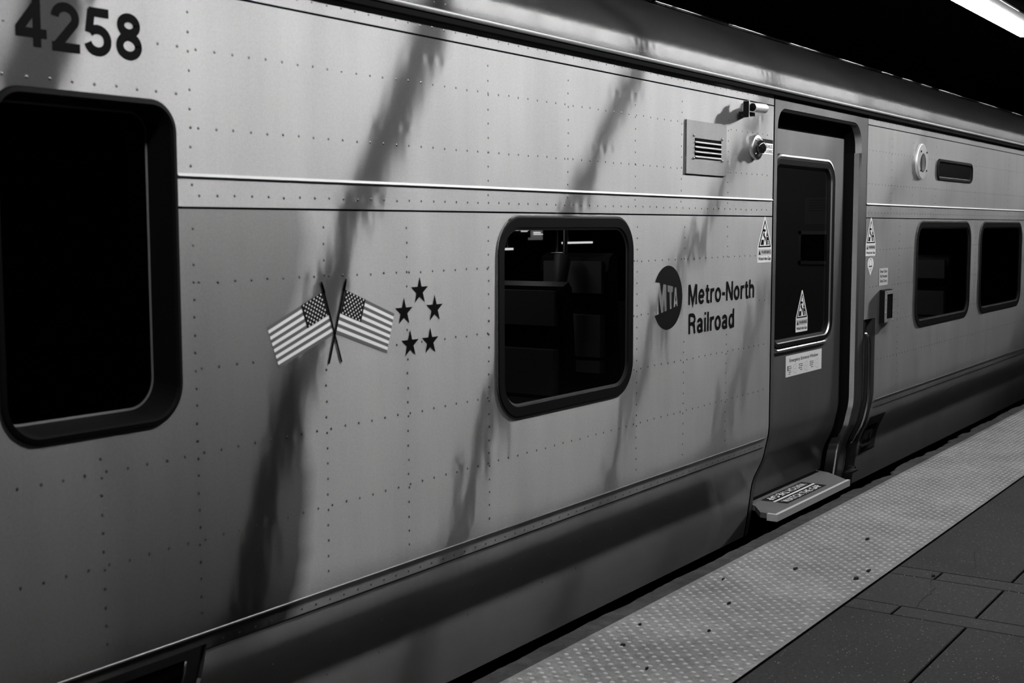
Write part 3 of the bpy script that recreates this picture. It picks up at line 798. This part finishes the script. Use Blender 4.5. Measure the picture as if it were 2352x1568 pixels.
# ---- round speaker and display right of the door
s = MB(); disc(s, 8.606, 1.900, [(.118, 0), (.118, -.012), (.115, -.016), (.113, -.016)], BRIGHT); s.sheet(circ(8.606, 1.9, .114, 40), -.0165, mat('cover_metal', .27, .5))
sp = s.build('round_cover', car, 'round steel cover right of the door')
s = MB(); disc(s, 8.606, 1.893, [(.064, -.0168), (.060, -.021), (.056, -.019)], STF); s.build('cover_grille', sp)
for a in (.75, 2.35, 3.9, 5.55):
    s = MB(); s.tube([(8.606+.09*math.cos(a), -.022, 1.9+.09*math.sin(a)), (8.606+.09*math.cos(a), -.027, 1.9+.09*math.sin(a))], .006, BLACKF, 8); s.build('screw', sp)
s = MB(); L = rrect(9.003, 9.930, 1.795, 1.932, .05)
def insL(d): return rrect(9.003+d, 9.930-d, 1.795+d, 1.932-d, max(.01, .05-d))
s.ring(insL(-.006), -.001, insL(0), -.010, RUBBER, True); s.ring(insL(0), -.010, insL(.012), -.010, RUBBER); s.ring(insL(.012), -.010, insL(.016), .002, RUBBER); s.ring(insL(.016), .0015, insL(.020), .0015, STU)
dp = s.build('destination_display', car, 'long black unlit display right of the round cover')
s = MB(); s.sheet(insL(.02), .002, SMOKE); s.build('display_glass', dp)

# ---- emergency box, stickers
s = MB(); bx0, bx1, bz0, bz1 = 7.822, 8.026, .862, 1.074
s.ring(rect(bx0, bx1, bz0, bz1), 0, rect(bx0+.006, bx1-.006, bz0+.006, bz1-.006), -.032, RUBBER)
s.sheet_holes(rect(bx0+.006, bx1-.006, bz0+.006, bz1-.006), [list(reversed(rect(7.875, 7.985, .892, 1.045)))], -.032, STU)
eb = s.build('release_box', car, 'small glazed emergency release box right of the door')
s = MB(); s.sheet(rect(7.875, 7.985, .892, 1.045), -.028, SMOKE); s.build('box_glass', eb)
for x in (7.845, 7.865, 7.99, 8.01):
    for z in ((.878, 1.060) if x in (7.865, 7.99) else (.93, 1.01)):
        s = MB(); s.tube([(x, -.031, z), (x, -.036, z)], .0045, CHROME, 8); s.build('screw', eb)
s = MB(); s.sheet(rect(7.804, 7.972, 1.101, 1.208), -.001, LIGHTG)
for i, tx in enumerate(('Break Glass', 'Pull Handle', 'Slide Door')): s.text(tx, 7.82, 7.956, 1.180-i*.030, 1.198-i*.030, -.0015, LETTER, .015)
s.build('instruction_sticker', car, 'small pale sticker reading Break Glass Pull Handle Slide Door')
s = MB(); b = [(7.575, 1.250), (7.578, 1.225), (7.632, 1.169), (7.686, 1.225), (7.689, 1.250), (7.672, 1.272), (7.632, 1.279), (7.592, 1.272)]
s.sheet(b, -.001, WHITE)
s.ring(circ(7.632, 1.247, .026, 20), -.0015, circ(7.632, 1.247, .022, 20), -.0015, MIDG); s.sheet(rect(7.600, 7.664, 1.222, 1.230), -.0015, MIDG)
s.sheet([(7.605, 1.214), (7.632, 1.186), (7.659, 1.214)], -.0015, LIGHTG)
s.build('shield_sticker', car, 'small white shield sticker below the right-hand warning sticker')

def warning(x0, x1, zb, za, y, name_parent, lab):
    w = x1-x0; h = za-zb; s = MB(); zk = zb + h*.345
    def q(a, b): return (x0+a*w, zb+b*h)
    s.sheet([q(.02, 0), q(.98, 0), q(1, .01), q(1, .345), q(.53, 1), q(.47, 1), q(0, .345), q(0, .01)], y, WHITE)
    s.sheet([q(.06, .335), q(.94, .335), q(.5, .945)], y-.0006, LETTER)
    s.sheet([q(.14, .365), q(.86, .365), q(.5, .865)], y-.0010, WHITE)
    # pictogram: platform block, falling figure, train side with steps
    s.sheet([q(.20, .385), q(.42, .385), q(.42, .50), q(.27, .50)], y-.0014, LETTER)
    s.sheet([q(.58, .385), q(.60, .67), q(.68, .60), q(.835, .385)], y-.0014, LETTER)
    s.sheet([q(.61, .56), q(.70, .56), q(.70, .575), q(.61, .575)], y-.0018, WHITE)
    for k in range(3): s.sheet([q(.66, .395+.035*k), q(.84-.03*k, .395+.035*k), q(.83-.03*k, .412+.035*k), q(.66, .412+.035*k)], y-.0018, WHITE)
    s.sheet([q(.40, .66), q(.46, .66), q(.48, .59), q(.56, .55), q(.55, .50), q(.50, .44), q(.47, .53), q(.40, .57), q(.36, .60)], y-.0014, LETTER)
    s.sheet([(x0+w*.45+.10*w*math.cos(a), zb+h*.70+.032*h*math.sin(a)) for a in [2*PI*k/12 for k in range(12)]], y-.0014, LETTER)
    s.sheet([q(.04, .16), q(.96, .16), q(.96, .30), q(.04, .30)], y-.0006, LIGHTG)
    s.sheet([q(.08, .175), q(.22, .175), q(.15, .285)], y-.0010, LETTER)
    s.text('WARNING', *[c for c in (x0+.26*w, x0+.94*w)], zb+h*.19, zb+h*.27, y-.0012, LETTER, .02)
    s.text('Watch the Gap', x0+.06*w, x0+.94*w, zb+h*.035, zb+h*.125, y-.0010, LETTER, .02)
    return s.build('warning_sticker', name_parent, lab)
warning(5.900, 6.081, 1.289, 1.518, -.0006, car, 'white triangular gap warning sticker left of the door')
warning(7.536, 7.719, 1.290, 1.521, -.0006, car, 'white triangular gap warning sticker right of the door')
warning(6.568, 6.743, .892, 1.121, LO+.0085, door, 'white triangular gap warning sticker on the door glass')
# emergency entrance sticker on the door leaf
s = MB(); y = LO-.001; s.sheet(rrect(6.410, 6.948, .660, .776, .004, 2), y, WHITE)
s.text('Emergency Entrance Window', 6.462, 6.890, .733, .757, y-.0006, LETTER, .012)
for i, x in enumerate((6.435, 6.600, 6.765)):
    s.text(str(i+1), x, x+.012, .692, .720, y-.0006, LETTER, .02)
    for k in range(5 if i == 0 else 4): s.sheet(rect(x+.018, x+(.055, .060, .048, .052, .040)[k], .714-.0105*k, .718-.0105*k), y-.0006, MIDG)
    o = [(x+.080, .682), (x+.125, .668), (x+.125, .728), (x+.080, .716)]; c0 = sum(q[0] for q in o)/4, sum(q[1] for q in o)/4
    s.ring(o, y-.0006, [(c0[0]+(a-c0[0])*.88, c0[1]+(b-c0[1])*.88) for a, b in o], y-.0006, LIGHTG); s.sheet(circ(c0[0], c0[1], .003, 8), y-.0006, MIDG)
s.build('instruction_sticker', door, 'white Emergency Entrance Window sticker under the door glass')

# ---- lettering and emblems
s = MB(); grotesque(s, '4258', 1.727, 2.082, 1.878, 1.986, -.0008, LETTER, .20, .10); s.build('car_number', car, 'black car number 4258')
s = MB(); grotesque(s, 'Metro-North', 5.132, 5.869, 1.118, 1.209, -.0008, LETTER, .175); grotesque(s, 'Railroad', 5.136, 5.634, .986, 1.077, -.0008, LETTER, .175)
s.build('operator_lettering', car, 'black two-line operator lettering beside the round emblem')
def Q(a, b): return P(1480 + a/7.84, 590 + b/7.84)
cx_, cz_, rr = 4.931, 1.161, .1395
a0 = math.atan2(Q(215, 450)[1]-cz_, -math.sqrt(max(0, rr**2-(Q(215, 450)[1]-cz_)**2))); a1 = math.atan2(Q(220, 1055)[1]-cz_, -math.sqrt(rr**2-(Q(220, 1055)[1]-cz_)**2))
arc = []
nA = 60; aa = a0
span = a0 - (a1) ; span = a0 - a1 if a0 > a1 else a0 + 2*PI - a1
for i in range(nA+1):
    an = a0 - span*i/nA; arc.append((cx_+rr*math.cos(an), cz_+rr*math.sin(an)))
EMB = mat('emblem_dark', .005, .6, spec=.12)
inner = [Q(300, 1010), Q(345, 990), Q(405, 965), Q(460, 940), Q(495, 925), Q(530, 903), Q(602, 880), Q(580, 540), Q(545, 538), Q(520, 525), Q(415, 500), Q(400, 497), Q(340, 480), Q(280, 465)]
s = MB(); s.sheet(arc + inner, -.0008, EMB)
for poly in ([(280, 465), (340, 480), (318, 700)], [(258, 680), (262, 1030), (300, 1012)], [(352, 760), (345, 995), (360, 985)],
             [(400, 497), (415, 500), (418, 630), (450, 632), (460, 942), (405, 967)], [(520, 525), (545, 538), (526, 903), (495, 927), (492, 632), (512, 632)],
             [(565, 665), (572, 790), (556, 792)], [(555, 850), (576, 847), (580, 890), (553, 897)]):
    s.sheet([Q(*q) for q in poly], -.0008, EMB)
s.build('round_emblem', car, 'round dark emblem with MTA letters cut out')

s = MB()
def flag(c):    # c: canton corner at pole top, fly top, fly bottom, pole bottom
    A, B, C_, D = c
    def q(u, v):
        return (A[0]*(1-u)*(1-v)+B[0]*u*(1-v)+C_[0]*u*v+D[0]*(1-u)*v, A[1]*(1-u)*(1-v)+B[1]*u*(1-v)+C_[1]*u*v+D[1]*(1-u)*v)
    def quad(u0, u1, v0, v1): 
        o = [q(u0, v0), q(u0, v1), q(u1, v1), q(u1, v0)]
        return o
    for k in range(13):
        s.sheet(quad(0, 1, k/13, (k+1)/13), -.0006, MIDG if k % 2 == 0 else mat('flag_white', .95, .5))
    s.sheet(quad(0, .40, 0, 7/13), -.0012, BLACKF)
    for i in range(9):
        for j in range(6 if i % 2 == 0 else 5):
            u = (.04 + .064*j + (0 if i % 2 == 0 else .032)); v = (.03 + i*.06)
            cx, cz = q(u, v); s.sheet(circ(cx, cz, .0032, 6), -.0016, WHITE)
flag([(2.821, 1.283), (3.050, 1.199), (3.011, 1.077), (2.776, 1.155)])
flag([(2.720, 1.281), (2.492, 1.192), (2.537, 1.074), (2.768, 1.153)])
def bar(a, b, w0, w1):
    d = Vector((b[0]-a[0], b[1]-a[1])).normalized(); nn = Vector((-d.y, d.x))
    s.sheet([(a[0]+nn.x*w0, a[1]+nn.y*w0), (a[0]-nn.x*w0, a[1]-nn.y*w0), (b[0]-nn.x*w1, b[1]-nn.y*w1), (b[0]+nn.x*w1, b[1]+nn.y*w1)], -.0020, LETTER)
for (a, b) in (((2.715, 1.311), (2.799, 1.068)), ((2.824, 1.315), (2.743, 1.068))):
    bar(a, b, .0035, .0035); c = (a[0]+(b[0]-a[0])*.03, a[1]+(b[1]-a[1])*.03); e2 = (a[0]+(b[0]-a[0])*.14, a[1]+(b[1]-a[1])*.14); bar(c, e2, .0045, .0058)
s.build('crossed_flags', car, 'two crossed United States flags on black poles')
for (cx, cz) in STARS:
    s = MB(); r1 = .046
    s.sheet([(cx + (r1 if i % 2 == 0 else r1*.382)*math.cos(PI/2+PI*i/5), cz + (r1 if i % 2 == 0 else r1*.382)*math.sin(PI/2+PI*i/5)) for i in range(10)], -.0008, LETTER)
    s.build('star', car, 'black five-pointed star of a ring of five')

# ------------------------------------------------------------------ inside the car
s = MB(); s.box((XL, .22, -.06), (XR, 3.1, .0), INT); s.box((XL, .35, 2.12), (XR, 2.85, 2.15), INT)
s.box((XL, 3.1, 0), (XR, 3.14, .80), INT); s.box((XL, 3.1, 1.62), (XR, 3.14, 2.15), INT)
s.box((1.2, .9, 0), (1.26, 3.1, 2.12), INT); s.box((3.2, .3, 0), (3.26, 3.1, 2.12), INT)
s.build('interior_shell', car, 'dark interior behind the windows')
def seat(x, y, w=.46, hd=1.22, lab=None):
    root = MB(); vs = []
    # backrest cross-section (x,z) leaning back, extruded along y
    sec = [(x-.05, .45), (x+.10, .45), (x+.055, .95), (x+.03, hd-.03), (x-.0, hd), (x-.045, hd-.02), (x-.06, hd-.09), (x-.03, .95)]
    n = len(sec); root.add([(a, y, b) for a, b in sec] + [(a, y+w, b) for a, b in sec], [(i, (i+1)%n, (i+1)%n+n, i+n) for i in range(n)] + [tuple(range(n-1,-1,-1)), tuple(range(n, 2*n))], SEATD)
    o = root.build('seat', car)
    b = MB(); b.box((x-.075, y+.03, hd-.20), (x-.045, y+w-.03, hd-.04), SEAT); b.build('head_cushion', o)
    b = MB(); b.box((x-.085, y+.03, hd-.52), (x-.035, y+w-.03, hd-.31), SEAT); b.box((x-.085, y+.03, hd-.60), (x-.035, y+w-.03, hd-.54), SEAT); b.build('back_cushion', o)
    b = MB(); b.box((x-.50, y, .40), (x-.02, y+w, .47), SEATD); b.build('seat_cushion', o)
    return o
for (xa, xb_) in ((4.0, 5.6), (6.6, 8.2), (9.2, 12.0)):  # unseen ceiling strips added to brighten the seats and vestibule wall
    b_ = MB(); b_.box((xa, 1.3, 2.095), (xb_, 1.36, 2.12), mat('cabin_fill', .5, .5, emit=5.0)); b_.build('cabin_fill', car)
seat(5.52, .60, .40, 1.34); seat(4.92, .50, .40, 1.22)
seat(10.2, .5); seat(11.3, .5); seat(9.4, .5)
# partition post and handle seen in the middle window
s = MB(); s.tube([(5.36, .8, 1.33), (5.31, .8, 1.12), (5.33, .8, .95)], [.045, .03, .022], INTG, 12); s.build('grab_post', car)
s = MB(); s.tube([(5.34, .8, .0), (5.40, .8, 2.12)], .012, SATIN, 10); s.build('stanchion', car)
s = MB(); s.tube([(10.4, .9, .3), (10.4, .9, 2.12)], .016, SATIN, 10); s.build('stanchion', car)
# vestibule wall seen through the door glass
s = MB(); s.box((8.78, .55, 0), (8.83, 1.60, 2.12), INTG)
vw = s.build('vestibule_wall', car, 'grey vestibule wall seen through the door glass')
s = MB()
def xrect(mb, y0, y1, z0, z1, x, mt): mb.add([(x, y0, z0), (x, y1, z0), (x, y1, z1), (x, y0, z1)], [(0,3,2,1)], mt)
for (y0, y1, z0, z1) in ((.60, .90, 1.20, 1.225), (.60, .90, 1.415, 1.44), (.60, .62, 1.2, 1.44), (.88, .90, 1.2, 1.44)): s.box((8.765, y0, z0), (8.78, y1, z1), SATIN)
xrect(s, .62, .88, 1.225, 1.415, 8.774, BLACKF); s.build('notice_frame', vw, 'empty metal notice frame')
s = MB(); xrect(s, .64, .86, 1.49, 1.68, 8.777, mat('poster_grey', .22, .6))
for k in range(5): xrect(s, .67, .83, 1.655-.018*k, 1.661-.018*k, 8.775, MIDG)
s.build('notice_sheet', vw)
s = MB(); s.tube([(6.4, .55, 1.10), (7.9, .75, 1.02)], .012, SATIN, 10); s.build('vestibule_rail', car)

# ------------------------------------------------------------------ glowing strips placed behind the car for reflections in the glass, and signs
def farbox(x0, x1, z0, z1, mt, y=6.0, d=.05): 
    b = MB(); b.box((x0, y, z0), (x1, y+d, z1), mt); return b
for i, (x0, x1, z) in enumerate(((13.85, 14.56, 1.285), (13.90, 14.15, 1.143), (12.46, 12.66, 1.226))):
    b = farbox(x0, x1, z-.012, z+.012, FARL, 6.0+.2*(i == 1)); o = b.build('distant_light')
    b = MB(); b.box((x0+.1, 6.01+.2*(i == 1), z+.012), (x0+.12, 6.03+.2*(i == 1), 3.6), HOUSE); b.build('hanger_rod', o)
    tag(o, 'short glowing strip standing in for a reflection in the middle train window', 'light', 'strips standing in for reflections in the middle window')
b = farbox(13.06, 13.32, 1.33, 1.48, FARD); sgn = b.build('distant_sign', None)
b2 = MB(); b2.box((13.10, 5.985, 1.415), (13.25, 5.995, 1.428), FARL); b2.box((13.10, 5.985, 1.395), (13.30, 5.995, 1.405), FARL); b2.build('sign_lettering', sgn)
b2 = MB(); b2.box((13.1, 6.01, 1.48), (13.12, 6.03, 3.6), HOUSE); b2.build('hanger_rod', sgn)
tag(sgn, 'small pale square sign seen in the upper left of the middle train window', 'sign')
b = farbox(12.60, 13.04, 1.36, 1.52, BLACKF); sgn = b.build('distant_sign')
b2 = MB()
for (a, c, z) in ((12.70, 12.98, 1.478), (12.64, 12.76, 1.448), (12.80, 12.98, 1.448), (12.82, 12.95, 1.432)):
    x = a
    while x < c: L = random.uniform(.02, .05); b2.box((x, 5.985, z), (min(c, x+L), 5.995, z+.009), FARL); x += L + .008
b2.build('sign_lettering', sgn); b2 = MB(); b2.box((12.7, 6.01, 1.52), (12.72, 6.03, 3.6), HOUSE); b2.build('hanger_rod', sgn)
tag(sgn, 'small black sign with bright unreadable lines in the upper left of the middle train window', 'sign')
